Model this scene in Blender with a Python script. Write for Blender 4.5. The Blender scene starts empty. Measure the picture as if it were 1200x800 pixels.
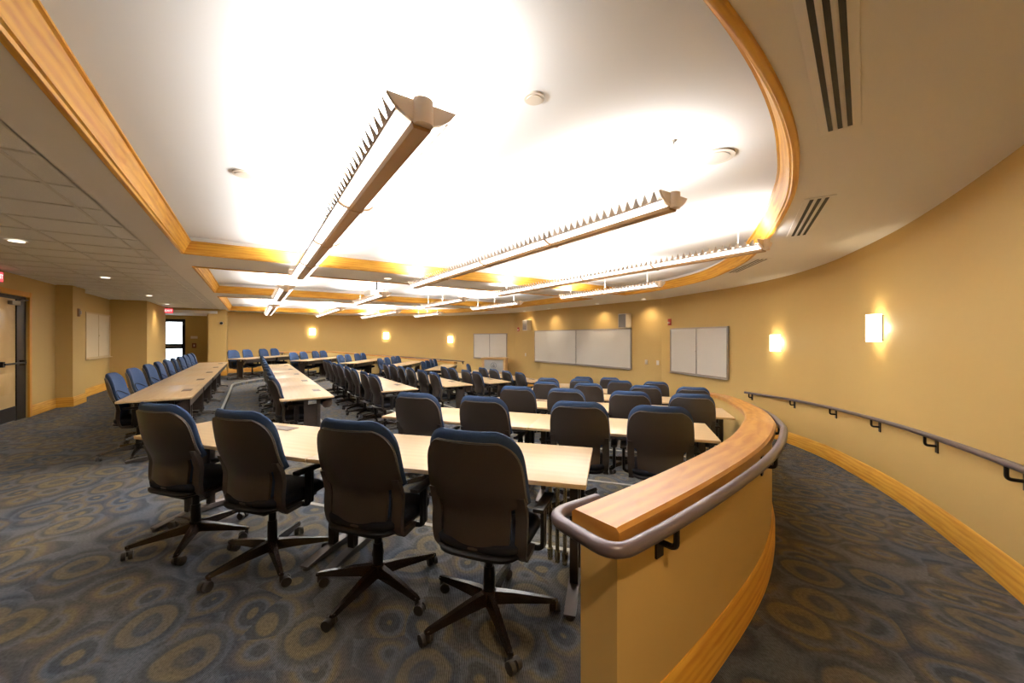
import bpy, bmesh, math, random
from mathutils import Vector, Matrix
from mathutils.geometry import tessellate_polygon
random.seed(7)
SC = bpy.context.scene
COL = SC.collection
PI = math.pi

# ------------------------------------------------------------------ camera
H = 1.43
cam_d = bpy.data.cameras.new('camera'); cam = bpy.data.objects.new('camera', cam_d); COL.objects.link(cam)
cam_d.sensor_fit = 'HORIZONTAL'; cam_d.sensor_width = 36.0
cam_d.lens = 450.0 / 1200.0 * 36.0
cam_d.shift_y = -4.0 / 1200.0
cam_d.clip_start = 0.03
cam.location = (0, 0, H)
cam.rotation_euler = (PI / 2, 0, -math.atan(304 / 450.0))
SC.camera = cam

# ------------------------------------------------------------------ world (only seen through the glazed exit door)
w = bpy.data.worlds.new('world'); SC.world = w; w.use_nodes = True
w.node_tree.nodes['Background'].inputs[0].default_value = (0.85, 0.93, 1.0, 1)
w.node_tree.nodes['Background'].inputs[1].default_value = 6.0

# ------------------------------------------------------------------ exposure
SC.view_settings.view_transform = 'Standard'
SC.view_settings.look = 'None'
SC.view_settings.gamma = 1.0
SC.view_settings.use_curve_mapping = False
SC.view_settings.exposure = 0.34
FIX_W = 34.0       # watts per metre of each suspended fixture (upward lamps)
LENS_E = 2.6       # emission of the fixtures' glowing side lenses
SCONCE_W = 9.0
DOWN_W = 22.0

# ------------------------------------------------------------------ helpers
def tag(o, label=None, cat=None, group=None, kind=None):
    if label: o['label'] = label
    if cat: o['category'] = cat
    if group: o['group'] = group
    if kind: o['kind'] = kind
    return o

def thing(name, label, cat, loc=(0, 0, 0), rz=0.0, group=None):
    o = bpy.data.objects.new(name, None); COL.objects.link(o)
    o.location = loc; o.rotation_euler = (0, 0, rz); o.empty_display_size = .1
    return tag(o, label, cat, group)

class MB:
    """collects geometry for ONE mesh object"""
    def __init__(s): s.v = []; s.f = []; s.uv = {}
    def add(s, vs, fs):
        n = len(s.v); s.v += [tuple(p) for p in vs]; s.f += [tuple(i + n for i in f) for f in fs]
    def box(s, c, d, M=None, bev=0.0):
        x, y, z = d[0] / 2, d[1] / 2, d[2] / 2
        if bev <= 0:
            vs = [(-x, -y, -z), (x, -y, -z), (x, y, -z), (-x, y, -z), (-x, -y, z), (x, -y, z), (x, y, z), (-x, y, z)]
            fs = [(0, 3, 2, 1), (4, 5, 6, 7), (0, 1, 5, 4), (1, 2, 6, 5), (2, 3, 7, 6), (3, 0, 4, 7)]
        else:
            bm = bmesh.new(); bmesh.ops.create_cube(bm, size=1)
            for q in bm.verts: q.co = Vector((q.co.x * d[0], q.co.y * d[1], q.co.z * d[2]))
            bmesh.ops.bevel(bm, geom=bm.edges[:], offset=bev, segments=2, profile=.6, affect='EDGES')
            bm.verts.index_update()
            vs = [q.co.copy() for q in bm.verts]; fs = [[q.index for q in f.verts] for f in bm.faces]; bm.free()
        out = []
        for p in vs:
            p = Vector(p)
            if M is not None: p = M @ p
            out.append(p + Vector(c))
        s.add(out, fs); return s
    def tube(s, path, r, n=8, cap=True):
        path = [Vector(p) for p in path]; rs = r if isinstance(r, (list, tuple)) else [r] * len(path)
        vs = []; prev = None
        for i, p in enumerate(path):
            a = path[max(0, i - 1)]; b = path[min(len(path) - 1, i + 1)]
            t = (b - a).normalized()
            ref = Vector((0, 0, 1)) if abs(t.z) < .9 else Vector((1, 0, 0))
            if prev is not None:
                u = (prev - t * prev.dot(t))
                u = u.normalized() if u.length > 1e-6 else t.cross(ref).normalized()
            else: u = t.cross(ref).normalized()
            prev = u; v = t.cross(u)
            for k in range(n):
                g = 2 * PI * k / n
                vs.append(p + (u * math.cos(g) + v * math.sin(g)) * rs[i])
        fs = []
        for i in range(len(path) - 1):
            for k in range(n):
                fs.append((i * n + k, i * n + (k + 1) % n, (i + 1) * n + (k + 1) % n, (i + 1) * n + k))
        if cap:
            fs.append(tuple(reversed(range(n)))); fs.append(tuple((len(path) - 1) * n + k for k in range(n)))
        s.add(vs, fs); return s
    def cyl(s, c, r, h, n=16, axis='z', r2=None):
        r2 = r if r2 is None else r2
        vs = []
        for q, (rr, zz) in enumerate(((r, -h / 2), (r2, h / 2))):
            for k in range(n):
                g = 2 * PI * k / n; p = (rr * math.cos(g), rr * math.sin(g), zz)
                if axis == 'x': p = (p[2], p[0], p[1])
                elif axis == 'y': p = (p[1], p[2], p[0])
                vs.append((p[0] + c[0], p[1] + c[1], p[2] + c[2]))
        fs = [(k, (k + 1) % n, n + (k + 1) % n, n + k) for k in range(n)] + [tuple(reversed(range(n))), tuple(range(n, 2 * n))]
        s.add(vs, fs); return s
    def prism(s, poly, a, b, axis='x'):
        """extrude a 2-D outline between a and b along an axis"""
        n = len(poly); vs = []
        for t in (a, b):
            for (p, q) in poly:
                vs.append((t, p, q) if axis == 'x' else (p, t, q) if axis == 'y' else (p, q, t))
        fs = [(k, (k + 1) % n, n + (k + 1) % n, n + k) for k in range(n)] + [tuple(reversed(range(n))), tuple(range(n, 2 * n))]
        s.add(vs, fs); return s
    def poly(s, loops, z):
        """flat face with holes"""
        L = [[Vector((p[0], p[1], 0)) for p in l] for l in loops]
        tri = tessellate_polygon(L)
        flat = [p for l in L for p in l]
        s.add([(p.x, p.y, z) for p in flat], [tuple(t) for t in tri]); return s
    def sweep(s, path, prof, closed=False, cap=True):
        """sweep profile [(offset to the left of the path, height)] along path [(x,y,z)]; u runs along the path"""
        P = [Vector(p) for p in path]; n = len(P); m = len(prof)
        base = len(s.v); vs = []; us = []; L = 0
        for i, p in enumerate(P):
            if closed: a, b = P[i - 1], P[(i + 1) % n]
            else: a, b = P[max(0, i - 1)], P[min(n - 1, i + 1)]
            d1 = (p - a).to_2d(); d2 = (b - p).to_2d()
            if d1.length < 1e-7: d1 = d2
            if d2.length < 1e-7: d2 = d1
            d1.normalize(); d2.normalize()
            n1 = Vector((-d1.y, d1.x)); n2 = Vector((-d2.y, d2.x))
            nn = (n1 + n2); nn.normalize(); k = 1 / max(.4, nn.dot(n1))
            for (o, z) in prof: vs.append((p.x + nn.x * o * k, p.y + nn.y * o * k, p.z + z))
            if i: L += (P[i] - P[i - 1]).length
            us.append(L)
        W = [0]
        for j in range(1, m + 1):
            W.append(W[-1] + math.hypot(prof[j % m][0] - prof[j - 1][0], prof[j % m][1] - prof[j - 1][1]))
        fs = []
        for i in range(n if closed else n - 1):
            i2 = (i + 1) % n; u1 = us[i]; u2 = us[i2] if i2 else L + (P[0] - P[-1]).length
            for j in range(m):
                j2 = (j + 1) % m
                s.uv[len(s.f) + len(fs)] = [(u1, W[j]), (u2, W[j]), (u2, W[j + 1]), (u1, W[j + 1])]
                fs.append((i * m + j, i2 * m + j, i2 * m + j2, i * m + j2))
        if cap and not closed:
            fs.append(tuple(range(m))); fs.append(tuple(reversed([(n - 1) * m + j for j in range(m)])))
        s.add(vs, fs); return s
    def mesh(s, name, mat, smooth=35, fix=True):
        me = bpy.data.meshes.new(name); me.from_pydata([tuple(v) for v in s.v], [], s.f)
        if s.uv:
            uvl = me.uv_layers.new(name='UVMap')
            for p in me.polygons:
                q = s.uv.get(p.index)
                for k, li in enumerate(p.loop_indices):
                    if q: uvl.data[li].uv = q[k % 4]
                    else:
                        v = me.vertices[me.loops[li].vertex_index].co; uvl.data[li].uv = (v.x + v.y, v.z)
        if fix:
            bm = bmesh.new(); bm.from_mesh(me); bmesh.ops.recalc_face_normals(bm, faces=bm.faces[:]); bm.to_mesh(me); bm.free()
        if mat is not None: me.materials.append(mat)
        if smooth:
            for p in me.polygons: p.use_smooth = True
            me.set_sharp_from_angle(angle=math.radians(smooth))
        me.update(); return me
    def build(s, name, mat, parent=None, smooth=35, loc=(0, 0, 0), rz=0.0, fix=True):
        o = bpy.data.objects.new(name, s.mesh(name, mat, smooth, fix)); COL.objects.link(o)
        o.location = loc; o.rotation_euler = (0, 0, rz)
        if parent is not None: o.parent = parent
        return o

def struct(o): o['kind'] = 'structure'; return o

def link(name, me, parent, loc=(0, 0, 0), rot=(0, 0, 0)):
    o = bpy.data.objects.new(name, me); COL.objects.link(o); o.parent = parent
    o.location = loc; o.rotation_euler = rot; return o

def dup(root, loc, rz):
    r = root.copy(); COL.objects.link(r); r.location = loc; r.rotation_euler = (0, 0, rz)
    for ch in list(root.children):
        c = ch.copy(); COL.objects.link(c); c.parent = r
        for g in list(ch.children):
            d = g.copy(); COL.objects.link(d); d.parent = c
    return r

def catmull(pts, n=8):
    P = [Vector(p) for p in pts]; out = []
    for i in range(len(P) - 1):
        p0 = P[i - 1] if i else P[0] * 2 - P[1]; p1 = P[i]; p2 = P[i + 1]
        p3 = P[i + 2] if i + 2 < len(P) else P[-1] * 2 - P[-2]
        for k in range(n):
            t = k / n
            out.append(.5 * ((2 * p1) + (p2 - p0) * t + (2 * p0 - 5 * p1 + 4 * p2 - p3) * t * t + (3 * p1 - p0 - 3 * p2 + p3) * t ** 3))
    out.append(P[-1]); return out

def offset(path, d):
    out = []
    for i, p in enumerate(path):
        a = path[max(0, i - 1)]; b = path[min(len(path) - 1, i + 1)]
        t = (b - a); t = Vector((t.x, t.y)).normalized()
        q = p.copy(); q.x += -t.y * d; q.y += t.x * d; out.append(q)
    return out

def at_len(path, s):
    """point and heading on a polyline at arc length s"""
    for i in range(len(path) - 1):
        L = (path[i + 1] - path[i]).length
        if s <= L or i == len(path) - 2:
            t = path[i + 1] - path[i]; return path[i] + t * (s / L), math.atan2(t.y, t.x)
        s -= L

def at_x(path, x):
    for i in range(len(path) - 1):
        a, b = path[i], path[i + 1]
        if (a.x - x) * (b.x - x) <= 0 and abs(a.x - b.x) > 1e-9:
            t = (x - a.x) / (b.x - a.x); d = b - a; return a + d * t, math.atan2(d.y, d.x)

def text_mesh(name, body, size, mat, parent, M, depth=.001):
    cu = bpy.data.curves.new(name, 'FONT'); cu.body = body; cu.size = size; cu.align_x = 'CENTER'; cu.align_y = 'CENTER'; cu.extrude = depth
    t = bpy.data.objects.new('tmp', cu); COL.objects.link(t)
    dg = bpy.context.evaluated_depsgraph_get(); me = bpy.data.meshes.new_from_object(t.evaluated_get(dg))
    bpy.data.objects.remove(t); me.name = name; me.materials.clear(); me.materials.append(mat)
    o = bpy.data.objects.new(name, me); COL.objects.link(o); o.parent = parent; o.matrix_local = M; return o

# ------------------------------------------------------------------ materials
def lin(c): return tuple(((x / 255) / 12.92 if x / 255 <= .04045 else ((x / 255 + .055) / 1.055) ** 2.4) for x in c)
def mat(name, c, rough=.6, metal=0.0, noise=0.0, nscale=40, bump=0.0, spec=.5, coat=0.0, emit=0.0):
    m = bpy.data.materials.new(name); m.use_nodes = True; nt = m.node_tree; b = nt.nodes['Principled BSDF']
    b.inputs['Base Color'].default_value = (*c, 1); b.inputs['Roughness'].default_value = rough; b.inputs['Metallic'].default_value = metal
    b.inputs['Specular IOR Level'].default_value = spec; b.inputs['Coat Weight'].default_value = coat
    if noise or bump:
        tc = nt.nodes.new('ShaderNodeTexCoord'); nz = nt.nodes.new('ShaderNodeTexNoise'); nz.inputs['Scale'].default_value = nscale
        nz.inputs['Detail'].default_value = 4; nt.links.new(tc.outputs['Object'], nz.inputs['Vector'])
        if noise:
            mr = nt.nodes.new('ShaderNodeMapRange'); mr.inputs[3].default_value = 1 - noise; mr.inputs[4].default_value = 1 + noise
            nt.links.new(nz.outputs['Fac'], mr.inputs[0])
            mx = nt.nodes.new('ShaderNodeVectorMath'); mx.operation = 'SCALE'; mx.inputs[0].default_value = c
            nt.links.new(mr.outputs[0], mx.inputs['Scale']); nt.links.new(mx.outputs[0], b.inputs['Base Color'])
        if bump:
            bp = nt.nodes.new('ShaderNodeBump'); bp.inputs['Strength'].default_value = bump; bp.inputs['Distance'].default_value = .004
            nt.links.new(nz.outputs['Fac'], bp.inputs['Height']); nt.links.new(bp.outputs[0], b.inputs['Normal'])
    if emit:
        b.inputs['Emission Color'].default_value = (*c, 1); b.inputs['Emission Strength'].default_value = emit
    return m

def emis(name, c, s):
    m = bpy.data.materials.new(name); m.use_nodes = True; nt = m.node_tree; nt.nodes.clear()
    e = nt.nodes.new('ShaderNodeEmission'); e.inputs[0].default_value = (*c, 1); e.inputs[1].default_value = s
    o = nt.nodes.new('ShaderNodeOutputMaterial'); nt.links.new(e.outputs[0], o.inputs[0]); return m

def wood(name, c1, c2, rough=.35, sx=1.2, sy=26, coat=.25, space='UV'):
    m = bpy.data.materials.new(name); m.use_nodes = True; nt = m.node_tree; b = nt.nodes['Principled BSDF']
    tc = nt.nodes.new('ShaderNodeTexCoord'); mp = nt.nodes.new('ShaderNodeMapping')
    mp.inputs['Scale'].default_value = (sx, sy, sy if space != 'UV' else 1)
    nt.links.new(tc.outputs[space], mp.inputs[0])
    n1 = nt.nodes.new('ShaderNodeTexNoise'); n1.inputs['Scale'].default_value = 1.6; n1.inputs['Detail'].default_value = 6; n1.inputs['Distortion'].default_value = 1.2
    nt.links.new(mp.outputs[0], n1.inputs['Vector'])
    wv = nt.nodes.new('ShaderNodeTexWave'); wv.bands_direction = 'Y'; wv.inputs['Scale'].default_value = .55; wv.inputs['Distortion'].default_value = 7; wv.inputs['Detail'].default_value = 3; wv.inputs['Detail Scale'].default_value = .8
    nt.links.new(mp.outputs[0], wv.inputs['Vector'])
    mx = nt.nodes.new('ShaderNodeMath'); mx.operation = 'MULTIPLY_ADD'; mx.inputs[1].default_value = .22
    nt.links.new(wv.outputs['Fac'], mx.inputs[0]); nt.links.new(n1.outputs['Fac'], mx.inputs[2])
    cr = nt.nodes.new('ShaderNodeValToRGB'); cr.color_ramp.elements[0].position = .38; cr.color_ramp.elements[1].position = .78
    cr.color_ramp.elements[0].color = (*c1, 1); cr.color_ramp.elements[1].color = (*c2, 1)
    nt.links.new(mx.outputs[0], cr.inputs[0]); nt.links.new(cr.outputs[0], b.inputs['Base Color'])
    b.inputs['Roughness'].default_value = rough; b.inputs['Coat Weight'].default_value = coat; b.inputs['Coat Roughness'].default_value = .18
    return m

def carpet_mat():
    m = bpy.data.materials.new('patterned_carpet'); m.use_nodes = True; nt = m.node_tree; N = nt.nodes.new; Lk = nt.links.new; b = nt.nodes['Principled BSDF']
    tc = N('ShaderNodeTexCoord'); mp = N('ShaderNodeMapping'); mp.inputs['Rotation'].default_value = (0, 0, .6); mp.inputs['Scale'].default_value = (1, .8, 1)
    Lk(tc.outputs['Object'], mp.inputs[0])
    nz = N('ShaderNodeTexNoise'); nz.inputs['Scale'].default_value = 3.0; nz.inputs['Detail'].default_value = 1.5; Lk(mp.outputs[0], nz.inputs['Vector'])
    sb = N('ShaderNodeVectorMath'); sb.operation = 'SUBTRACT'; sb.inputs[1].default_value = (.5, .5, .5); Lk(nz.outputs['Color'], sb.inputs[0])
    sc = N('ShaderNodeVectorMath'); sc.operation = 'SCALE'; sc.inputs['Scale'].default_value = .13; Lk(sb.outputs[0], sc.inputs[0])
    ad = N('ShaderNodeVectorMath'); ad.operation = 'ADD'; Lk(mp.outputs[0], ad.inputs[0]); Lk(sc.outputs[0], ad.inputs[1])
    v1 = N('ShaderNodeTexVoronoi'); v1.inputs['Scale'].default_value = 3.9; v1.inputs['Randomness'].default_value = .9; v1.voronoi_dimensions = '2D'; Lk(ad.outputs[0], v1.inputs['Vector'])
    cr = N('ShaderNodeValToRGB'); e = cr.color_ramp; e.interpolation = 'EASE'
    navy = lin((50, 54, 62)); slate = lin((80, 84, 90)); olive = lin((96, 86, 64)); plum = lin((72, 66, 67)); tan = lin((102, 90, 64))
    stops = [(0, olive), (.13, tan), (.19, navy), (.29, navy), (.35, slate), (.46, olive), (.56, plum), (.68, navy), (.9, slate)]
    while len(e.elements) < len(stops): e.elements.new(.5)
    for el, (p, c) in zip(e.elements, stops): el.position = p; el.color = (*c, 1)
    sepc = N('ShaderNodeSeparateColor'); Lk(v1.outputs['Color'], sepc.inputs[0])
    # each cell scales its rings a little differently
    ml = N('ShaderNodeMath'); ml.operation = 'MULTIPLY_ADD'; ml.inputs[1].default_value = .55; ml.inputs[2].default_value = .75; Lk(sepc.outputs[0], ml.inputs[0])
    m2 = N('ShaderNodeMath'); m2.operation = 'MULTIPLY'; Lk(v1.outputs['Distance'], m2.inputs[0]); Lk(ml.outputs[0], m2.inputs[1])
    m3 = N('ShaderNodeMath'); m3.operation = 'MULTIPLY_ADD'; m3.inputs[1].default_value = .30; Lk(sepc.outputs[1], m3.inputs[0]); Lk(m2.outputs[0], m3.inputs[2])
    Lk(m3.outputs[0], cr.inputs[0])
    v2 = N('ShaderNodeTexVoronoi'); v2.inputs['Scale'].default_value = 2.3; v2.inputs['Randomness'].default_value = .75; v2.voronoi_dimensions = '2D'; Lk(ad.outputs[0], v2.inputs['Vector'])
    crb = N('ShaderNodeValToRGB'); e = crb.color_ramp; e.interpolation = 'EASE'
    st2 = [(0, plum), (.10, navy), (.15, olive), (.23, tan), (.27, navy), (.36, slate), (.40, plum)]
    while len(e.elements) < len(st2): e.elements.new(.5)
    for el, (p, c) in zip(e.elements, st2): el.position = p; el.color = (*c, 1)
    Lk(v2.outputs['Distance'], crb.inputs[0])
    stp = N('ShaderNodeMapRange'); stp.inputs[1].default_value = .36; stp.inputs[2].default_value = .40; stp.inputs[3].default_value = .8; stp.inputs[4].default_value = 0; Lk(v2.outputs['Distance'], stp.inputs[0])
    lay = N('ShaderNodeMix'); lay.data_type = 'RGBA'; Lk(stp.outputs[0], lay.inputs[0]); Lk(cr.outputs[0], lay.inputs[6]); Lk(crb.outputs[0], lay.inputs[7])
    # broad drift of the ground colour
    n2 = N('ShaderNodeTexNoise'); n2.inputs['Scale'].default_value = 2.2; n2.inputs['Detail'].default_value = 2; Lk(mp.outputs[0], n2.inputs['Vector'])
    cr2 = N('ShaderNodeValToRGB'); cr2.color_ramp.elements[0].position = .38; cr2.color_ramp.elements[1].position = .62
    cr2.color_ramp.elements[0].color = (*lin((58, 64, 76)), 1); cr2.color_ramp.elements[1].color = (*lin((96, 84, 60)), 1); Lk(n2.outputs['Fac'], cr2.inputs[0])
    mx = N('ShaderNodeMix'); mx.data_type = 'RGBA'; mx.inputs[0].default_value = .34; Lk(lay.outputs[2], mx.inputs[6]); Lk(cr2.outputs[0], mx.inputs[7])
    # looped pile in fine rows
    wv = N('ShaderNodeTexWave'); wv.inputs['Scale'].default_value = 46; wv.inputs['Distortion'].default_value = 2.5; Lk(mp.outputs[0], wv.inputs['Vector'])
    n3 = N('ShaderNodeTexNoise'); n3.inputs['Scale'].default_value = 75; Lk(mp.outputs[0], n3.inputs['Vector'])
    mm = N('ShaderNodeMath'); mm.operation = 'ADD'; Lk(wv.outputs['Fac'], mm.inputs[0]); Lk(n3.outputs['Fac'], mm.inputs[1])
    mr = N('ShaderNodeMapRange'); mr.inputs[1].default_value = .3; mr.inputs[2].default_value = 1.5; mr.inputs[3].default_value = .25; mr.inputs[4].default_value = 1.75; Lk(mm.outputs[0], mr.inputs[0])
    vs = N('ShaderNodeVectorMath'); vs.operation = 'SCALE'; Lk(mx.outputs[2], vs.inputs[0]); Lk(mr.outputs[0], vs.inputs['Scale'])
    Lk(vs.outputs[0], b.inputs['Base Color'])
    bp = N('ShaderNodeBump'); bp.inputs['Strength'].default_value = .35; bp.inputs['Distance'].default_value = .004; Lk(mm.outputs[0], bp.inputs['Height']); Lk(bp.outputs[0], b.inputs['Normal'])
    b.inputs['Roughness'].default_value = .95; b.inputs['Specular IOR Level'].default_value = .15
    return m

M_wall = mat('tan_wall_paint', (.55, .37, .13), .6, noise=.03, nscale=1.2, spec=.3)
M_ceil = mat('white_ceiling_paint', (.87, .87, .87), .8, noise=.015, nscale=2, spec=.2)
M_soff = mat('soffit_paint', (.88, .85, .82), .8, noise=.015, nscale=2, spec=.2)
M_tile = mat('acoustic_tile', (.82, .81, .80), .9, noise=.12, nscale=120, bump=.3, spec=.1)
M_grid = mat('tee_grid_metal', (.70, .68, .65), .5)
M_oak = wood('oak_trim', lin((200, 136, 40)), lin((226, 172, 66)), .5, sy=14, coat=.04)
M_cap = wood('maple_cap', lin((170, 108, 36)), lin((196, 140, 62)), .4, sx=2.2, sy=9, coat=.12)
M_carpet = carpet_mat()
M_nose = mat('pale_nosing', lin((150, 144, 132)), .45)
M_rail = mat('bronze_rail_paint', lin((98, 86, 90)), .36, metal=.3, noise=.04)
M_black = mat('black_metal', lin((26, 22, 20)), .4, metal=.4)
M_top = wood('maple_laminate', lin((214, 182, 138)), lin((221, 191, 148)), .32, sx=1.0, sy=9, coat=.15, space='Object')
M_edge = mat('tabletop_edge', lin((206, 168, 118)), .4)
M_leg = mat('dark_brown_steel', lin((52, 42, 36)), .45, metal=.3)
M_foot = mat('grey_foot_casting', lin((98, 90, 86)), .35, metal=.6)
M_chrome = mat('chrome_conduit', lin((190, 180, 150)), .22, metal=.9)
M_shell = mat('brown_black_shell', lin((58, 49, 43)), .38, noise=.12, nscale=300, bump=.15)
M_blue = mat('blue_chair_fabric', lin((50, 68, 98)), .85, noise=.25, nscale=220, bump=.4, spec=.2)
M_pipe = mat('grey_piping', lin((104, 96, 92)), .6)
M_seat = mat('dark_seat_fabric', lin((28, 30, 38)), .85, noise=.2, nscale=220, spec=.2)
M_base = mat('glossy_dark_base', lin((40, 30, 26)), .25, metal=.2)
M_caster = mat('caster_rubber', lin((48, 42, 38)), .5)
M_wboard = mat('whiteboard_enamel', lin((226, 220, 210)), .38, noise=.02, nscale=2)
M_tackboard = mat('fabric_tackboard', lin((222, 204, 170)), .7)
M_alu = mat('aluminium_frame', lin((160, 150, 138)), .35, metal=.6)
M_grille = mat('grey_speaker_grille', lin((128, 120, 112)), .6, noise=.1, nscale=400)
M_white = mat('white_plastic', lin((222, 212, 196)), .45)
M_fixt = mat('fixture_enamel', lin((226, 204, 178)), .4)
M_spine = mat('fixture_spine', lin((178, 142, 102)), .45)
M_fin = mat('louver_fin_white', lin((228, 214, 202)), .45)
M_red = mat('red_device', lin((170, 40, 26)), .45)
M_exit = emis('exit_red', (1.0, .09, .10), 1.3)
M_exitw = emis('exit_letters', (1.0, .75, .7), 1.6)
M_lens = emis('fixture_lens_glow', (1.0, .95, .88), LENS_E)
M_tube = emis('fluorescent_tube', (1.0, .95, .88), 6.0)
M_sconce = emis('sconce_shade_glow', (1.0, .86, .60), 7.0)
M_down = emis('downlight_lens', (1.0, .88, .70), 3.0)
M_dark = mat('dark_void', lin((22, 18, 15)), .8)
M_slot = mat('slot_black', lin((34, 28, 22)), .6)
M_door = wood('pale_maple_door', lin((206, 170, 112)), lin((222, 190, 134)), .4, sx=9, sy=1.0, space='Object')
M_frame = mat('dark_bronze_frame', lin((34, 30, 30)), .4, metal=.4)
M_lect = wood('lectern_maple', lin((214, 172, 110)), lin((226, 190, 132)), .4, sx=2, sy=8, space='Object')
M_panel = mat('lectern_grey_panel', lin((178, 176, 172)), .5)
M_seal = mat('seal_grey', lin((104, 108, 112)), .5)
def glass_mat():
    m = bpy.data.materials.new('clear_glass'); m.use_nodes = True; nt = m.node_tree; nt.nodes.clear()
    t = nt.nodes.new('ShaderNodeBsdfTransparent'); g = nt.nodes.new('ShaderNodeBsdfGlossy'); g.inputs['Roughness'].default_value = .02
    mx = nt.nodes.new('ShaderNodeMixShader'); mx.inputs[0].default_value = .08; o = nt.nodes.new('ShaderNodeOutputMaterial')
    nt.links.new(t.outputs[0], mx.inputs[1]); nt.links.new(g.outputs[0], mx.inputs[2]); nt.links.new(mx.outputs[0], o.inputs[0]); return m
M_glass = glass_mat()

# ================================================================== STRUCTURE
YC = 10.1            # axis of symmetry of the seating
DROP = .11           # drop of each tier
C = 2.52             # soffit height
CT = 2.73            # coffer height
FRONT_Z = -5 * DROP
def fl(x): return -min(max(0.0, x - 2.9) / 12.0, .55)   # ramp floor
def mir(p): return (p[0], 2 * YC - p[1])

near_wall = catmull([(9.4, 6.5, 0), (8.95, 5.25, 0), (8.5, 4.0, 0), (7.75, 2.86, 0), (6.95, 2.08, 0), (6.3, 1.61, 0), (5.5, 1.1, 0), (4.65, .65, 0), (3.58, .17, 0), (2.6, -.2, 0), (1.5, -.6, 0), (.3, -1.1, 0), (-1.0, -1.5, 0), (-3.36, -1.5, 0)], 6)
far_wall = catmull([(9.4, 13.7, 0), (8.95, 14.95, 0), (8.5, 16.2, 0), (7.75, 17.34, 0), (6.95, 18.12, 0), (6.3, 18.6, 0), (5.5, 19.1, 0), (4.65, 19.5, 0), (3.58, 19.85, 0), (2.4, 19.98, 0), (1.0, 19.88, 0), (-.86, 19.5, 0)], 6)
LX = -3.36

def wall_strip(name, path, side, z0=-.9, z1=3.0, t=.12):
    prof = [(0, z0), (side * t, z0), (side * t, z1), (0, z1)]
    return struct(MB().sweep(path, prof).build(name, M_wall, smooth=30))
# near wall runs clockwise seen from above: its outside lies to the left
WN = wall_strip('wall_near', near_wall, 1)
WFar = wall_strip('wall_far', far_wall, -1)
struct(MB().box((9.46, YC, 1.05), (.12, 7.2 + .12, 3.9)).build('wall_front', M_wall, smooth=0))
# left wall, pierced by door 1, with its pilaster and the projecting block further back
D1a, D1b, D1h = 9.62, 10.62, 2.16
wl = MB()
wl.box((LX - .1, (-1.5 + D1a) / 2, .9), (.2, D1a + 1.5, 4.2))
wl.box((LX - .1, (D1b + 15.4) / 2, .9), (.2, 15.4 - D1b, 4.2))
wl.box((LX - .1, (D1a + D1b) / 2, (D1h + 3.0) / 2), (.2, D1b - D1a, 3.0 - D1h))
wl.box((LX + .12, 12.15, .9), (.25, .72, 4.2))
wl.box((-3.02, 16.85, .9), (.88, 2.9, 4.2))
WL = struct(wl.build('wall_left', M_wall, smooth=0))
wb = MB()   # wall round the exit alcove: header, right pier, side and back with a door opening
ex0, ex1, exh = -2.98, -2.28, 2.2
wb.box((-1.95, 18.36, 2.68), (1.4, .12, .66))
wb.box((-1.11, 18.9, .9), (.54, 1.2, 4.2))
wb.box((-1.42, 19.9, .9), (.12, 1.4, 4.2))
wb.box((-3.2, 19.5, .9), (.4, 2.4, 4.2))
wb.box(((ex1 - 1.3) / 2, 20.56, .9), (ex1 * -1 - 1.3, .12, 4.2))
wb.box((ex0 - .2, 20.56, .9), (.4, .12, 4.2))
wb.box(((ex0 + ex1) / 2, 20.56, (exh + 3) / 2), (ex1 - ex0, .12, 3 - exh))
struct(wb.build('wall_alcove', M_wall, smooth=0))
struct(MB().box((-2.2, 19.45, 2.40), (2.2, 2.4, .1)).build('ceiling_alcove', M_soff, smooth=0))
struct(MB().box((2.3, 9.3, 3.05), (12.8, 23.5, .1)).build('roof_slab', M_soff, smooth=0))

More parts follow.
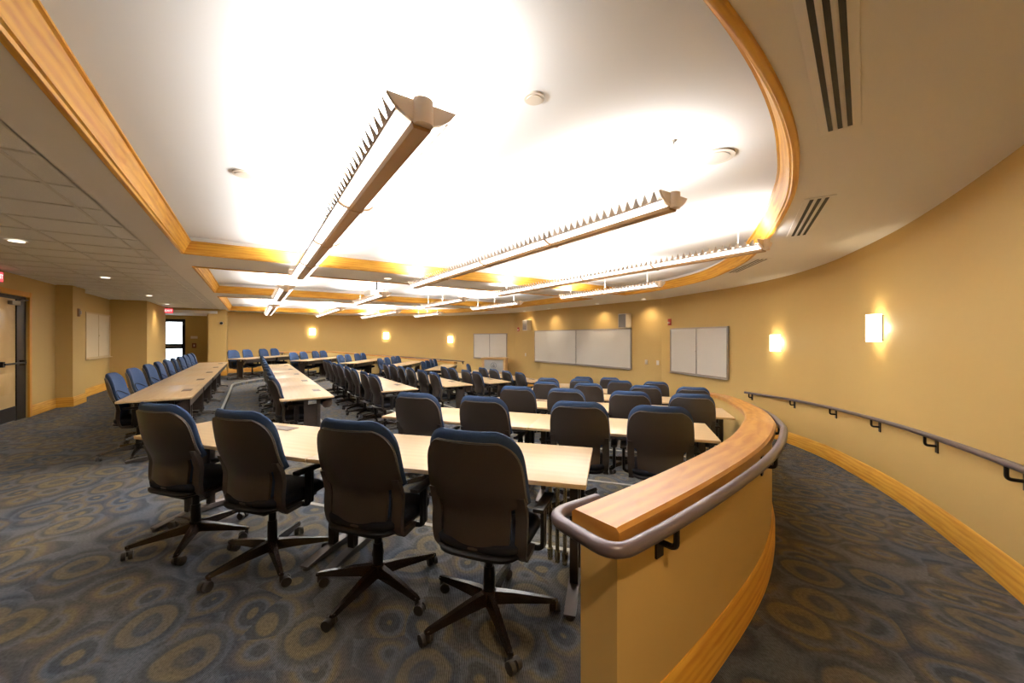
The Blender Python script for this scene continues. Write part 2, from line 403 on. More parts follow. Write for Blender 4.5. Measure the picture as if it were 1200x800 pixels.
# ---- low curved ramp walls
pony_xy = [(.955, .82), (1.31, .85), (1.67, .89), (2.08, .95), (2.46, 1.03), (2.85, 1.15), (3.25, 1.31), (4.1, 1.72), (5.3, 2.42), (6.2, 3.0), (6.95, 3.62), (7.5, 4.65)]
def flp(x): return -min(max(0.0, x - 3.0) / 9.5, .55)   # ramp floor along the low wall
pony = catmull([(x, y, 0) for x, y in pony_xy], 5)
PCAP = .84
def make_pony(name, path, side):
    """path = outer (ramp side) face; side=+1 when the seating lies to its left"""
    inner = offset(path, side * .15)
    n = len(path); vs = []; fs = []
    for p, q in zip(path, inner):
        zt = PCAP - .055 + flp(p.x)
        vs += [(p.x, p.y, -.8), (p.x, p.y, zt), (q.x, q.y, zt), (q.x, q.y, -.8)]
    for i in range(n - 1):
        for j in range(4): fs.append((i * 4 + j, (i + 1) * 4 + j, (i + 1) * 4 + (j + 1) % 4, i * 4 + (j + 1) % 4))
    fs += [(0, 1, 2, 3), tuple(reversed([(n - 1) * 4 + j for j in range(4)]))]
    m = MB(); m.add(vs, fs); w_ = struct(m.build(name, M_wall))
    # oak cap with eased edges, running past the end
    cp = [Vector((p.x, p.y, PCAP + flp(p.x))) for p in path]
    d = (cp[0] - cp[1]).normalized(); cp[0] = cp[0] + d * .02
    e = .012; a, b = -.022 * side, .172 * side; s = side
    prof = [(a, -.052), (a, -e), (a + s * e, 0), (b - s * e, 0), (b, -e), (b, -.052), (b - s * .02, -.062), (a + s * .02, -.062)]
    m = MB(); m.sweep(cp, prof); m.build('cap', M_cap, w_, 30)
    # baseboards outside (sloping with the ramp), with a moulded top
    def base(pth, sd, zf, nm):
        bp = [Vector((p.x, p.y, zf(p))) for p in pth]
        MB().sweep(bp, [(0, -.05), (sd * .018, -.05), (sd * .018, .15), (sd * .012, .165), (sd * .012, .185), (sd * .004, .2), (0, .2)]).build(nm, M_oak, w_, 30)
    base(path, -side, lambda p: flp(p.x), 'baseboard')
    return w_
WRN = make_pony('wall_ramp_near', pony, 1)
pony_far = [Vector((p.x, 2 * YC - p.y, 0)) for p in pony]
WRF = make_pony('wall_ramp_far', pony_far, -1)

# ---- floor: five tiers falling towards the front
def tier_edge(k):
    X = -.50 + 1.57 * k; S = 2.58 + 1.63 * k
    yc = (S - .8 * X) / .6; r = .75
    # meet the near ramp wall
    mid = offset(pony, .08); best = None
    for i in range(len(mid) - 1):
        sa = .8 * mid[i].x + .6 * mid[i].y; sb = .8 * mid[i + 1].x + .6 * mid[i + 1].y
        if (sa - S) * (sb - S) <= 0: best = mid[i] + (mid[i + 1] - mid[i]) * ((S - sa) / (sb - sa)); break
    if best is None: best = Vector((.8 * S + .6 * 1.5, .6 * S - .8 * 1.5, 0))
    pts = [(best.x, best.y)]
    corner = Vector((X, yc)); a = corner + Vector((.6, -.8)) * r; b = corner + Vector((0, 1)) * r
    for j in range(11):
        t = j / 10; q = a * (1 - t) ** 2 + corner * 2 * t * (1 - t) + b * t * t; pts.append((q.x, q.y))
    return pts + [mir(p) for p in reversed(pts)]
edges = [tier_edge(k) for k in range(5)]
fm = MB()
n_e = len(edges[0])
# upper level: outline from the wall behind the camera, along the first edge, round to the far side
up = [(LX - .02, -1.55), (-1.0, -1.55), (.3, -1.16), (1.5, -.66), (2.6, -.26), (2.9, -.12), (2.9, 1.24)] 
up = up + edges[0] + [(2.9, 2 * YC - 1.24), (2.9, 20.1), (1.0, 20.0), (-.86, 19.6), (-.9, 20.7), (LX - .2, 20.7)]
fm.poly([up], 0.0)
for k in range(5):
    z0, z1 = -DROP * k, -DROP * (k + 1); e = edges[k]
    fm.add([(x, y, z0) for x, y in e] + [(x, y, z1) for x, y in e], [(i, i + 1, n_e + i + 1, n_e + i) for i in range(n_e - 1)])
    if k < 4:
        e2 = edges[k + 1]
        fm.add([(x, y, z1) for x, y in e] + [(x, y, z1) for x, y in e2], [(i, i + 1, n_e + i + 1, n_e + i) for i in range(n_e - 1)])
    else:
        fm.poly([e + [(8.0, 15.6), (8.6, 16.3), (9.45, 13.8), (9.45, 6.4), (8.6, 3.9), (8.0, 4.6)]], z1)
# ramps
def ramp(pth, wl_):
    xs = [2.9, 3.3, 3.8, 4.4, 5.0, 5.6, 6.2, 6.7, 7.1, 7.48]
    A = [at_x(pth, x)[0] for x in xs]; B = []
    for i, p in enumerate(A):
        h = at_x(pth, xs[i])[1]; sgn = -1 if pth is pony else 1
        nrm = Vector((-math.sin(h), math.cos(h), 0)) * sgn
        q = min(wl_, key=lambda w_: abs((w_ - p).normalized().dot(Vector((math.cos(h), math.sin(h), 0)))) + (0 if (w_ - p).dot(nrm) > 0 else 9))
        B.append(q)
    B[0] = at_x(wl_, 2.9)[0]
    vs = []
    for p, q in zip(A, B):
        o = (q - p).normalized() * .06
        vs += [(p.x, p.y, flp(p.x)), (q.x + o.x, q.y + o.y, fl(q.x))]
    fm.add(vs, [(2 * i, 2 * i + 1, 2 * i + 3, 2 * i + 2) for i in range(len(A) - 1)])
ramp(pony, near_wall); ramp(pony_far, far_wall)
FLOOR = struct(fm.build('floor', M_carpet, smooth=0))
for k in range(5):   # pale nosing strip on each step edge
    MB().sweep([(x, y, -DROP * k) for x, y in edges[k]], [(.035, -.002), (.035, .006), (-.006, .006), (-.006, -.03), (0, -.03), (0, -.002)]).build('nosing', M_nose, FLOOR, 30)

# ---- ceiling: soffit with three coffers, oak trim round each coffer, tile field on the left
B1, B2, B3, B4 = 6.40, 7.56, 11.46, 12.60
curve_n = catmull([(7.72, 6.1, 0), (7.6, 5.3, 0), (7.0, 3.95, 0), (5.95, 2.82, 0), (5.1, 2.2, 0), (4.3, 1.72, 0), (3.43, 1.26, 0), (2.78, 1.0, 0), (2.3, .85, 0), (1.8, .74, 0), (1.25, .67, 0), (.5, .63, 0), (-.2, .62, 0)], 5)
TX = -.73
hole_n = [(TX, .62), (TX, B1), (7.74, B1)] + [(p.x, p.y) for p in curve_n]
hole_m = [(TX, B2), (TX, B3), (7.74, B3), (7.74, B2)]
YM = (B2 + B3) / 2
hole_f = [(x, 2 * YM - y) for x, y in hole_n]
outer = [(-1.05, -1.55)] + [(p.x, p.y) for p in reversed(near_wall) if p.x > -1.0] + [(9.45, 6.5), (9.45, 13.7)] + [(p.x, p.y) for p in far_wall] + [(-1.05, 19.5)]
cm = MB().poly([outer, hole_n, hole_m, hole_f], C)
CEIL = struct(cm.build('ceiling', M_soff, smooth=0))
def ccw(l):
    a = sum(l[i - 1][0] * l[i][1] - l[i][0] * l[i - 1][1] for i in range(len(l)))
    return l if a > 0 else list(reversed(l))
for i, h in enumerate((hole_n, hole_m, hole_f)):
    l = ccw(h); fm_ = MB(); n = len(l)
    fm_.sweep([(x, y, 0) for x, y in l], [(0, C), (-.012, C), (-.012, CT + .01), (0, CT + .01)], closed=True)
    fm_.poly([l], CT)
    struct(fm_.build('ceiling_coffer', M_ceil, smooth=30))
    prof = [(-.035, C - .002), (-.03, C - .014), (-.012, C - .018), (.0, C - .014), (.006, C), (.018, C + .006), (.022, C + .03), (.05, C + .085), (.066, C + .115), (.07, C + .128), (.085, C + .132), (.085, C + .145), (.0, C + .145)]
    struct(MB().sweep([(x, y, 0) for x, y in l], prof, closed=True).build('trim_%d' % (i + 1), M_oak, smooth=40))
# lay-in tile field over the entry aisle
TC = struct(MB().box((-2.22, 8.4, C + .03), (2.42, 20.0, .01)).build('ceiling_tile_field', M_grid, smooth=0))
cols = [(-1.05, -1.22), (-1.22, -1.83), (-1.83, -2.44), (-2.44, -3.05), (-3.05, -3.37)]
tile_me = {}
for ci, (xa, xb) in enumerate(cols):
    wdt = xa - xb - .018
    y = -1.4; bm_ = MB().box((0, 0, 0), (wdt, .592, .014)); me = bm_.mesh('tile', M_tile, 0)
    while y < 18.2:
        link('tile', me, TC, ((xa + xb) / 2, y + .305, C + .015 + random.uniform(-.0015, .0015))); y += .61
gm = MB()
for xa, xb in cols: gm.box((xa, 8.4, C + .004), (.022, 20, .008))
gm.box((-3.35, 8.4, C + .004), (.022, 20, .008))
y = -1.4
while y < 18.5: gm.box((-2.2, y, C + .0035), (2.32, .022, .007)); y += .61
gm.build('tee_grid', M_grid, TC, 0)

# ---- baseboards and casings
BP = lambda sd: [(0, -.05), (sd * .018, -.05), (sd * .018, .15), (sd * .012, .165), (sd * .012, .185), (sd * .004, .2), (0, .2)]
def wfl(p): return fl(p.x) if (p.y < 6 or p.y > 14.2) else FRONT_Z
struct(MB().sweep([(p.x, p.y, fl(p.x)) for p in near_wall], BP(-1)).build('baseboard_near', M_oak, smooth=30))
struct(MB().sweep([(p.x, p.y, fl(p.x)) for p in far_wall], BP(1)).build('baseboard_far', M_oak, smooth=30))
struct(MB().sweep([(9.4, 6.5, FRONT_Z), (9.4, 13.7, FRONT_Z)], BP(1)).build('baseboard_front', M_oak, smooth=30))
lb = [(LX, -1.5, 0), (LX, D1a - .09, 0)]
m = MB().sweep(lb, BP(-1)); m.sweep([(LX, D1b + .09, 0), (LX, 11.79, 0), (LX + .245, 11.79, 0), (LX + .245, 12.51, 0), (LX, 12.51, 0), (LX, 15.4, 0), (-2.58, 15.4, 0), (-2.58, 18.3, 0)], BP(-1))
struct(m.build('baseboard_left', M_oak, smooth=30))
struct(MB().sweep([(-1.38, 18.3, 0), (-.84, 18.3, 0), (-.84, 19.5, 0)], BP(-1)).build('baseboard_alcove', M_oak, smooth=30))

# ---- door 1: maple leaf in a dark frame with oak casing, closer, push bar and kick plate
D1 = struct(MB().box((LX - .1, D1b - .03, D1h / 2), (.16, .06, D1h)).box((LX - .1, D1a + .03, D1h / 2), (.16, .06, D1h)).box((LX - .1, (D1a + D1b) / 2, D1h - .03), (.16, D1b - D1a, .06)).build('door_1', M_frame, smooth=0))
m = MB()
for a, b, zz in ((D1b, D1b + .09, D1h + .09), (D1a - .09, D1a, D1h + .09)): m.box((LX + .012, (a + b) / 2, zz / 2), (.03, .09, zz), bev=.006)
m.box((LX + .012, (D1a + D1b) / 2, D1h + .045), (.03, D1b - D1a, .09), bev=.006)
m.build('casing', M_oak, D1)
leaf = MB().box((LX - .06, (D1a + D1b) / 2 - .13, D1h / 2 - .02), (.045, D1b - D1a - .38, D1h - .08)).build('door_leaf', M_door, D1, 0)
MB().box((LX - .05, D1b - .19, D1h / 2 - .03), (.06, .26, D1h - .07)).build('mullion', M_frame, D1, 0)
for zc, hh in ((1.50, .80), (.66, .36)):
    MB().box((LX - .033, (D1a + D1b) / 2 - .13, zc), (.014, .44, hh), bev=.005).build('door_panel', M_door, leaf)
MB().box((LX - .03, (D1a + D1b) / 2 - .13, .14), (.012, .58, .24)).build('kick_plate', M_frame, leaf, 0)
pb = MB().tube([(LX + .04, D1a + .1, 1.0), (LX + .04, D1b - .2, 1.0)], .016, 10)
pb.box((LX + .0, D1b - .2, 1.0), (.08, .06, .09)); pb.box((LX + .0, D1a + .1, 1.0), (.08, .06, .09)); pb.build('push_bar', M_black, leaf)
MB().box((LX - .005, D1b - .45, D1h - .13), (.06, .28, .07), bev=.01).tube([(LX - .03, D1b - .4, D1h - .1), (LX + .1, D1b - .3, D1h - .07), (LX - .02, D1b - .15, D1h - .05)], .01, 6).build('door_closer', M_alu, D1)
# ---- door 2: glazed exit door
m = MB(); yD = 20.54
for x in (ex0 + .05, ex1 - .05): m.box((x, yD, exh / 2), (.1, .08, exh))
for z, hh in ((exh - .06, .12), (1.10, .2), (.12, .24)): m.box(((ex0 + ex1) / 2, yD, z), (ex1 - ex0, .08, hh))
D2 = struct(m.build('door_2', M_frame, smooth=0))
for z0, z1 in ((1.20, exh - .12), (.24, 1.0)):
    MB().box(((ex0 + ex1) / 2, yD, (z0 + z1) / 2), (ex1 - ex0 - .2, .012, z1 - z0)).build('pane', M_glass, D2, 0)
MB().tube([(ex0 + .12, yD - .07, 1.1), (ex1 - .12, yD - .07, 1.1)], .016, 8).build('push_bar', M_alu, D2)
# ground outside the exit door, seen through its glass
struct(MB().box((-2.6, 24.5, -.06), (9, 7.6, .1)).build('ground', mat('pale_paving', (.7, .7, .68), .8), smooth=0))

# ================================================================== LIGHT FIXTURES
SEC = 1.24
def fin_geo(m, y):
    """one louver: a cross blade whose ends turn into pointed teeth above the rim"""
    m.prism([(-.112, .060), (-.05, .042), (.05, .042), (.112, .060), (.09, .085), (0, .07), (-.09, .085)], y - .002, y + .002, 'y')
    for sx in (-1, 1):
        A = Vector((sx * .112, y - .002, .058)); B = Vector((sx * .112, y + .056, .058)); T = Vector((sx * .158, y - .006, .112)); o = Vector((sx * .002, 0, -.002))
        m.add([A, B, T, A + o, B + o, T + o], [(0, 1, 2), (3, 5, 4), (0, 3, 4, 1), (1, 4, 5, 2), (2, 5, 3, 0)])
    return m
def fixture_meshes():
    d = {}
    d['spine'] = MB().prism([(-.036, .0), (.036, .0), (.046, .022), (.03, .03), (-.03, .03), (-.046, .022)], 0, SEC, 'y').mesh('spine', M_spine, 30)
    for s in (-1, 1):
        q = [(.046, .022), (.07, .027), (.092, .038), (.11, .054)]
        poly = [(s * x, z) for x, z in q] + [(s * x, z + .004) for x, z in reversed(q)]
        d['lens%d' % s] = MB().prism(poly, .012, SEC - .012, 'y').mesh('lens', M_lens, 30)
    d['edge'] = MB().prism([(.109, .051), (.116, .056), (.116, .062), (.107, .058)], 0, SEC, 'y').prism([(-.109, .051), (-.116, .056), (-.116, .062), (-.107, .058)], 0, SEC, 'y').mesh('side_rim', M_fin, 30)
    half = [(.0, -.006), (.04, -.006), (.055, .014), (.08, .02), (.107, .036), (.118, .05)]
    hi_ = [(.112, .058), (.1, .046), (.07, .032), (.0, .03)]
    pr_ = half + hi_; pr_ = pr_ + [(-x, z) for x, z in reversed(pr_) if x > 0]
    d['band'] = MB().prism(pr_, -.007, .007, 'y').mesh('joint_band', M_spine, 30)
    # end cap: crescent with a rounded boss
    low = []
    for i in range(13):
        t = -1 + i / 6; low.append((t * .15, .108 - .088 * (1 - t * t) ** .8 if abs(t) < 1 else .108))
    cap = MB().prism(low, -.014, .004, 'y')
    boss = [(.042 * math.cos(g), .045 * math.sin(g)) for g in [PI + PI * i / 8 for i in range(9)]]
    cap.prism([(x, y * .8 - .012) for x, y in boss], .012, .116, 'z')
    cap.prism([(-.036, .014), (.036, .014), (.036, .116), (-.036, .116)], -.028, .004, 'y')
    d['cap'] = cap.mesh('end_cap', M_fixt, 40)
    d['fin'] = fin_geo(MB(), 0).mesh('louver_fin', M_fin, 0)
    d['tube'] = MB().tube([(0, .02, .052), (0, SEC - .02, .052)], .008, 8).mesh('lamp_tube', M_tube, 30)
    return d
FM = fixture_meshes()
def fixture(x, y0, n, label, fins, zb=2.295):
    root = thing('pendant_light', label, 'pendant light', (x, y0, zb), 0, 'suspended linear lights')
    for k in range(n):
        o = (0, k * SEC, 0)
        link('spine', FM['spine'], root, o); link('lens', FM['lens1'], root, o); link('lens', FM['lens-1'], root, o)
        link('side_rim', FM['edge'], root, o)
        for xx in (-.06, .06): link('lamp_tube', FM['tube'], root, (xx, k * SEC, 0.02))
        if k: link('joint_band', FM['band'], root, o)
        if fins:
            for j in range(17): link('louver_fin', FM['fin'], root, (0, k * SEC + .04 + j * .073, 0))
        else:
            mm = MB()
            for j in range(17):
                yy = k * SEC + .04 + j * .073
                fin_geo(mm, yy)
            tag(mm.build('louver', M_fin, root, 0), kind='stuff')
    link('end_cap', FM['cap'], root, (0, 0, 0)); link('end_cap', FM['cap'], root, (0, n * SEC, 0), (0, 0, PI))
    for yy in (.25, n * SEC / 2, n * SEC - .25):
        MB().tube([(0, yy, .03), (0, yy, CT - zb + .002)], .0025, 5).cyl((0, yy, CT - zb - .006), .025, .012, 10).build('hanger_cable', M_white, root)
    ld = bpy.data.lights.new('lamp', 'AREA'); ld.shape = 'RECTANGLE'; ld.size = .16; ld.size_y = n * SEC - .1
    ld.energy = FIX_W * n * SEC; ld.color = (.98, .98, .97); ld.spread = math.radians(165)
    lo = bpy.data.objects.new('lamp', ld); COL.objects.link(lo); lo.parent = root; lo.location = (0, n * SEC / 2, .135); lo.rotation_euler = (PI, 0, 0)
    return root
LXs = [.52, 2.32, 4.18, 5.80]
place = ['first line from the left', 'second line from the left', 'third line from the left', 'line nearest the right wall']
fixture(.585, 1.535, 4, 'long white pendant light with saw-tooth louvers, largest and nearest, over the first tables', True)
fixture(2.365, 1.55, 4, 'long pendant light in the near coffer, second from the left, pointing at the round speaker', True)
fixture(4.24, 1.77, 4, 'long pendant light in the near coffer ending at the curved oak trim', True)
fixture(LXs[3], 4.05, 2, 'short two-section pendant light at the right end of the near coffer', False)
for i, (y0, n) in enumerate(((8.25, 2), (8.25, 2), (8.25, 2), (8.25, 2))):
    fixture(LXs[i], y0, n, ['two-section pendant light in the middle coffer, in line behind the largest one', 'two-section pendant light in the middle coffer beside the ceiling projector', 'two-section pendant light in the middle coffer, third from the left', 'two-section pendant light in the middle coffer, rightmost, above the lectern side'][i], False)
for i, (y0, n) in enumerate(((13.0, 4), (13.1, 4), (13.3, 4), (13.4, 2))):
    fixture(LXs[i], y0, n, ['pendant light in the farthest coffer, leftmost, end toward the far wall', 'pendant light in the farthest coffer above the leftmost far wall sconce', 'pendant light in the farthest coffer, third from the left, by the middle sconce', 'short pendant light in the farthest coffer, rightmost, above the blank far wall'][i], False)

# ---- recessed downlights
def downlight(x, y, label, watt, z=C, aim=True):
    r = thing('downlight', label, 'downlight', (x, y, z), 0, 'recessed downlights')
    ring = MB(); n = 20; vs = []
    for k in range(n):
        g = 2 * PI * k / n; c, s = math.cos(g), math.sin(g)
        vs += [(.085 * c, .085 * s, -.001), (.083 * c, .083 * s, -.007), (.066 * c, .066 * s, -.005), (.062 * c, .062 * s, -.001)]
    ring.add(vs, [(4 * k + j, 4 * k + j + 1, 4 * ((k + 1) % n) + j + 1, 4 * ((k + 1) % n) + j) for k in range(n) for j in range(3)])
    ring.build('trim_ring', M_white, r)
    MB().cyl((0, 0, -.002), .062, .003, 20).build('lens', M_down, r)
    if watt:
        ld = bpy.data.lights.new('lamp', 'SPOT'); ld.energy = watt; ld.color = (1.0, .80, .55); ld.spot_size = math.radians(125); ld.spot_blend = .9; ld.shadow_soft_size = .05
        lo = bpy.data.objects.new('lamp', ld); COL.objects.link(lo); lo.parent = r; lo.location = (0, 0, -.02)
    return r
for y, t in ((3.55, 'over the left front carpet, just outside the picture'), (.4, 'behind the camera position')):  # unseen lamps, added in line with the visible row to light the near carpet
    downlight(-2.2, y, 'added downlight in the left tile ceiling ' + t, DOWN_W * (2 if y > 2 else .8))
downlight(.45, -.35, 'added fill downlight in the soffit above the head of the ramp', DOWN_W * 5)  # unseen lamp added to brighten the ramp face of the low wall
for y, t in ((6.7, 'nearest'), (9.85, 'second'), (13.4, 'third'), (16.45, 'farthest')):
    downlight(-2.2 if y < 16 else -2.28, y, {'nearest': 'recessed downlight in the left tile ceiling, nearest the camera', 'second': 'recessed downlight in the left tile ceiling, second from the camera', 'third': 'recessed downlight in the left tile ceiling, before the last beam', 'farthest': 'recessed downlight by the wall block next to the exit alcove'}[t], DOWN_W * 2.2)
downlight(.55, 7.0, 'recessed downlight on the first cross beam, left one beside the largest pendant', DOWN_W * .5)
downlight(2.05, 7.1, 'recessed downlight on the first cross beam, right of the largest pendant', DOWN_W * .5)
for y, t in ((12.55, 'above the left wall speaker'), (11.0, 'over the left half of the long whiteboard'), (8.6, 'over the right half of the long whiteboard'), (6.85, 'right of the right wall speaker')):
    downlight(9.08, y, 'recessed downlight in the front soffit ' + t, DOWN_W * 2.0)

# ---- linear slot diffusers
def slot(a, b, wd, label):
    A = Vector((*a, 0)); B = Vector((*b, 0)); L = (B - A).length; h = math.atan2(B.y - A.y, B.x - A.x)
    r = thing('slot_diffuser', label, 'air vent', ((a[0] + b[0]) / 2, (a[1] + b[1]) / 2, C), h, 'linear slot air vents')
    MB().box((0, 0, -.004), (L, wd, .008), bev=.002).build('face_frame', M_soff, r)
    for k in (-1, 0, 1):
        MB().box((0, k * wd * .24, -.0085), (L - .06, wd * .12, .003)).build('slot', M_slot, r, 0)
    for k in (-.5, .5):
        MB().box((0, k * wd * .24, -.010), (L - .05, wd * .05, .008)).build('divider', M_soff, r, 0)
slot((.95, .32), (2.54, .70), .16, 'large three-slot ceiling vent at the top edge, nearest the camera')
slot((3.62, 1.12), (4.80, 1.68), .2, 'three-slot ceiling vent beside the curved oak trim, middle one')
slot((5.78, 2.42), (6.60, 3.24), .2, 'three-slot ceiling vent farthest along the curved trim, above the sconces')

# ---- round ceiling devices
def disc(x, y, r_, label, nm, cat, z=CT):
    o = thing(nm, label, cat, (x, y, z))
    MB().cyl((0, 0, -.006), r_, .012, 28, r2=r_ * .98).build('rim', M_white, o)
    MB().cyl((0, 0, -.014), r_ * .74, .005, 28).build('grille', mat('pale_grille', lin((206, 196, 184)), .6) if nm == 'ceiling_speaker' else M_white, o)
disc(2.74, 1.46, .125, 'round white ceiling speaker between the second pendant and the curved trim', 'ceiling_speaker', 'speaker')
disc(1.26, 1.65, .055, 'small round detector on the bright coffer right of the largest pendant', 'smoke_detector', 'detector')
disc(-.05, 3.70, .085, 'small round detector on the coffer left of the largest pendant', 'smoke_detector', 'detector')
sp = thing('sprinkler', 'tiny sprinkler head on the coffer left of the ceiling speaker', 'sprinkler', (2.3, 1.5, CT))
MB().cyl((0, 0, -.004), .02, .008, 12).tube([(0, 0, 0), (0, 0, -.03)], .005, 6).cyl((0, 0, -.032), .014, .003, 12).build('head', M_alu, sp)

# ---- projector on its pole
pr = thing('projector', 'white ceiling projector hanging on a dark pole in the middle coffer', 'projector', (2.4, 9.2, 2.47), .2)
MB().box((0, 0, 0), (.46, .36, .13), bev=.03).build('body', M_white, pr)
MB().cyl((.24, .06, 0), .05, .05, 16, 'x').build('lens', M_black, pr)
MB().tube([(0, 0, .08), (0, 0, CT - 2.47)], .022, 10).build('pole', M_black, pr)
MB().box((0, 0, .078), (.3, .22, .02)).build('bracket', M_black, pr, 0)

# ================================================================== WALL-MOUNTED THINGS
def on_path(path, x=None):
    p, h = at_x(path, x); return p, h
def sconce(p, h, inward, z, label, watt=None):
    """h: heading of the wall, inward: angle of the direction into the room"""
    r = thing('wall_sconce', label, 'wall light', (p.x, p.y, z), inward - PI / 2, 'glowing wall sconces')   # local +Y points into the room
    MB().box((0, .012, 0), (.14, .022, .24), bev=.004).build('back_plate', M_black, r)
    n = 12; vs = []
    for k in range(n + 1):
        g = PI * k / n; c, s = math.cos(g), math.sin(g)
        vs += [(.125 * c, .03 + .085 * s, -.15), (.125 * c, .03 + .085 * s, .15), (.119 * c, .03 + .079 * s, .15), (.119 * c, .03 + .079 * s, -.15)]
    m = MB(); m.add(vs, [(4 * k + j, 4 * k + 4 + j, 4 * k + 4 + (j + 1) % 4, 4 * k + (j + 1) % 4) for k in range(n) for j in range(4)])
    m.build('shade', M_sconce, r, 40)
    MB().box((-.11, .03, -.13), (.03, .03, .012)).box((-.11, .03, .13), (.03, .03, .012)).build('clip', M_black, r, 0)
    ld = bpy.data.lights.new('lamp', 'POINT'); ld.energy = watt or SCONCE_W; ld.color = (1.0, .82, .52); ld.shadow_soft_size = .03
    lo = bpy.data.objects.new('lamp', ld); COL.objects.link(lo); lo.parent = r; lo.location = (0, .06, 0)
def inward_near(h): return h + PI / 2 if math.sin(h + PI / 2) > 0 else h - PI / 2
for x, z, lab in ((5.72, 1.54, 'bright wall sconce nearest the camera on the curved right wall'), (7.92, 1.34, 'smaller wall sconce between the right whiteboard and the nearest sconce')):
    p, h = at_x(near_wall, x); sconce(p, h, inward_near(h), z, lab)
for x, z, lab in ((2.3, 1.72, 'wall sconce on the far wall, leftmost of three'), (5.45, 1.54, 'wall sconce on the far wall, middle of three'), (7.95, 1.36, 'wall sconce on the far wall, nearest the left whiteboard')):
    p, h = at_x(far_wall, x); i_ = h + PI / 2 if math.sin(h + PI / 2) < 0 else h - PI / 2; sconce(p, h, i_, z, lab)

def board(p, inward, wd, z0, z1, label, nm='whiteboard', two=True, surf=None, edge=None):
    r = thing(nm, label, nm.replace('_', ' '), (p[0], p[1], z0), inward - PI / 2)   # local x to the right seen from behind, +Y into room
    hgt = z1 - z0; f = .035
    fr = MB().box((0, .02, f / 2), (wd, .04, f)).box((0, .02, hgt - f / 2), (wd, .04, f)).box((-wd / 2 + f / 2, .02, hgt / 2), (f, .04, hgt)).box((wd / 2 - f / 2, .02, hgt / 2), (f, .04, hgt))
    fr.build('frame', edge or M_alu, r, 0)
    for s in ((-1, 1) if two else (0,)):
        ww = wd / 2 - f if two else wd - 2 * f
        MB().box((s * (wd / 4 - f / 4), .014 + (.006 if s > 0 else 0), hgt / 2), (ww, .018, hgt - 2 * f)).build('panel', surf or M_wboard, r, 0)
    if two: MB().box((0, .026, hgt / 2), (.022, .016, hgt - 2 * f)).cyl((0, .038, hgt * .5), .012, .02, 10, 'y').build('meeting_rail', edge or M_alu, r)
    MB().box((0, .05, -.01), (wd * .98, .07, .016)).build('tray', edge or M_alu, r, 0)
    return r
board((9.4, 9.88), PI, 4.75, .50, 1.73, 'long whiteboard centred on the front wall under the speakers')
fa = math.atan2(6.5 - 4.0, 9.4 - 8.5)
pw = Vector((8.93, 5.20, 0)); board((pw.x, pw.y), fa + PI / 2, 1.95, .53, 1.69, 'two-door whiteboard on the angled wall right of the long one')
pw = Vector((8.93, 2 * YC - 5.20, 0)); board((pw.x, pw.y), -(fa + PI / 2), 1.95, .50, 1.64, 'two-door whiteboard on the far wall behind the lectern')
board((LX, 14.35), 0, 1.9, .92, 2.07, 'pale pin board on the left wall behind the pilaster', 'pin_board', True, M_tackboard, mat('pale_board_edge', lin((206, 180, 134)), .6))

def wall_speaker(y, label):
    r = thing('wall_speaker', label, 'speaker', (9.4, y, 1.95), PI / 2, 'front wall speakers')
    MB().box((0, .14, 0), (.30, .24, .42), bev=.015).build('cabinet', M_white, r)
    MB().box((0, .262, 0), (.26, .012, .38), bev=.004).build('grille', M_grille, r)
    MB().box((0, .012, 0), (.1, .024, .16)).build('bracket', M_black, r, 0)
wall_speaker(12.62, 'white wall speaker with grey grille, left end of the long whiteboard'); wall_speaker(7.66, 'white wall speaker with grey grille, right end of the long whiteboard')

def plate(loc, rz, label, nm, cat, m_, dims, group=None, detail=None):
    r = thing(nm, label, cat, loc, rz, group)
    MB().box((0, .008, 0), (dims[0], .016, dims[1]), bev=.004).build('cover', m_, r)
    (detail or (lambda q: MB().box((0, .02, 0), (dims[0] * .3, .012, dims[1] * .4)).build('toggle', M_white, q, 0)))(r)
    return r
plate((9.4, 7.0, .74), PI / 2, 'white wall switch on the front wall, left of a pair', 'light_switch', 'switch', M_white, (.08, .13))
plate((9.4, 6.62, .74), PI / 2, 'white wall switch on the front wall beside the angled whiteboard', 'light_switch', 'switch', M_white, (.08, .13))
plate((9.4, 12.9, .74), PI / 2, 'white wall outlet left of the long whiteboard', 'light_switch', 'switch', M_white, (.08, .13))
def strobe(loc, rz, label):
    plate(loc, rz, label, 'fire_strobe', 'fire alarm', M_red, (.13, .17), 'red fire alarm strobes', lambda q: MB().box((0, .03, -.02), (.06, .03, .05), bev=.008).build('flash_lens', M_white, q))
strobe((9.28, 6.17, 1.86), fa, 'red fire strobe above the angled right whiteboard')
strobe((9.4, 13.42, 1.80), PI / 2, 'red fire strobe in the corner right of the lectern whiteboard')
plate((LX + .245, 12.1, 1.98), -PI / 2, 'small brown alarm device on the left pilaster', 'alarm_sounder', 'fire alarm', mat('brown_device', lin((120, 84, 48)), .5), (.13, .17), None, lambda q: MB().box((0, .03, 0), (.07, .03, .08), bev=.01).build('horn', M_alu, q))
plate((-2.0, 20.5, 1.46), PI, 'small white emergency light on the alcove wall', 'emergency_light', 'emergency light', M_white, (.22, .1))
plate((-2.0, 20.5, 1.12), PI, 'small brown framed box on the alcove wall under the emergency light', 'call_station', 'call box', mat('brown_box', lin((128, 78, 44)), .5), (.14, .2))
cd = thing('security_camera', 'small dome camera on the pier right of the exit alcove', 'camera', (-.98, 18.3, 2.0), PI)
MB().cyl((0, .03, 0), .06, .06, 18, 'y').build('housing', M_white, cd)
bm = bmesh.new(); bmesh.ops.create_uvsphere(bm, u_segments=16, v_segments=8, radius=.05); me = bpy.data.meshes.new('dome'); bm.to_mesh(me); bm.free(); me.materials.append(M_black)
for p_ in me.polygons: p_.use_smooth = True
link('dome', me, cd, (0, .07, -.005))

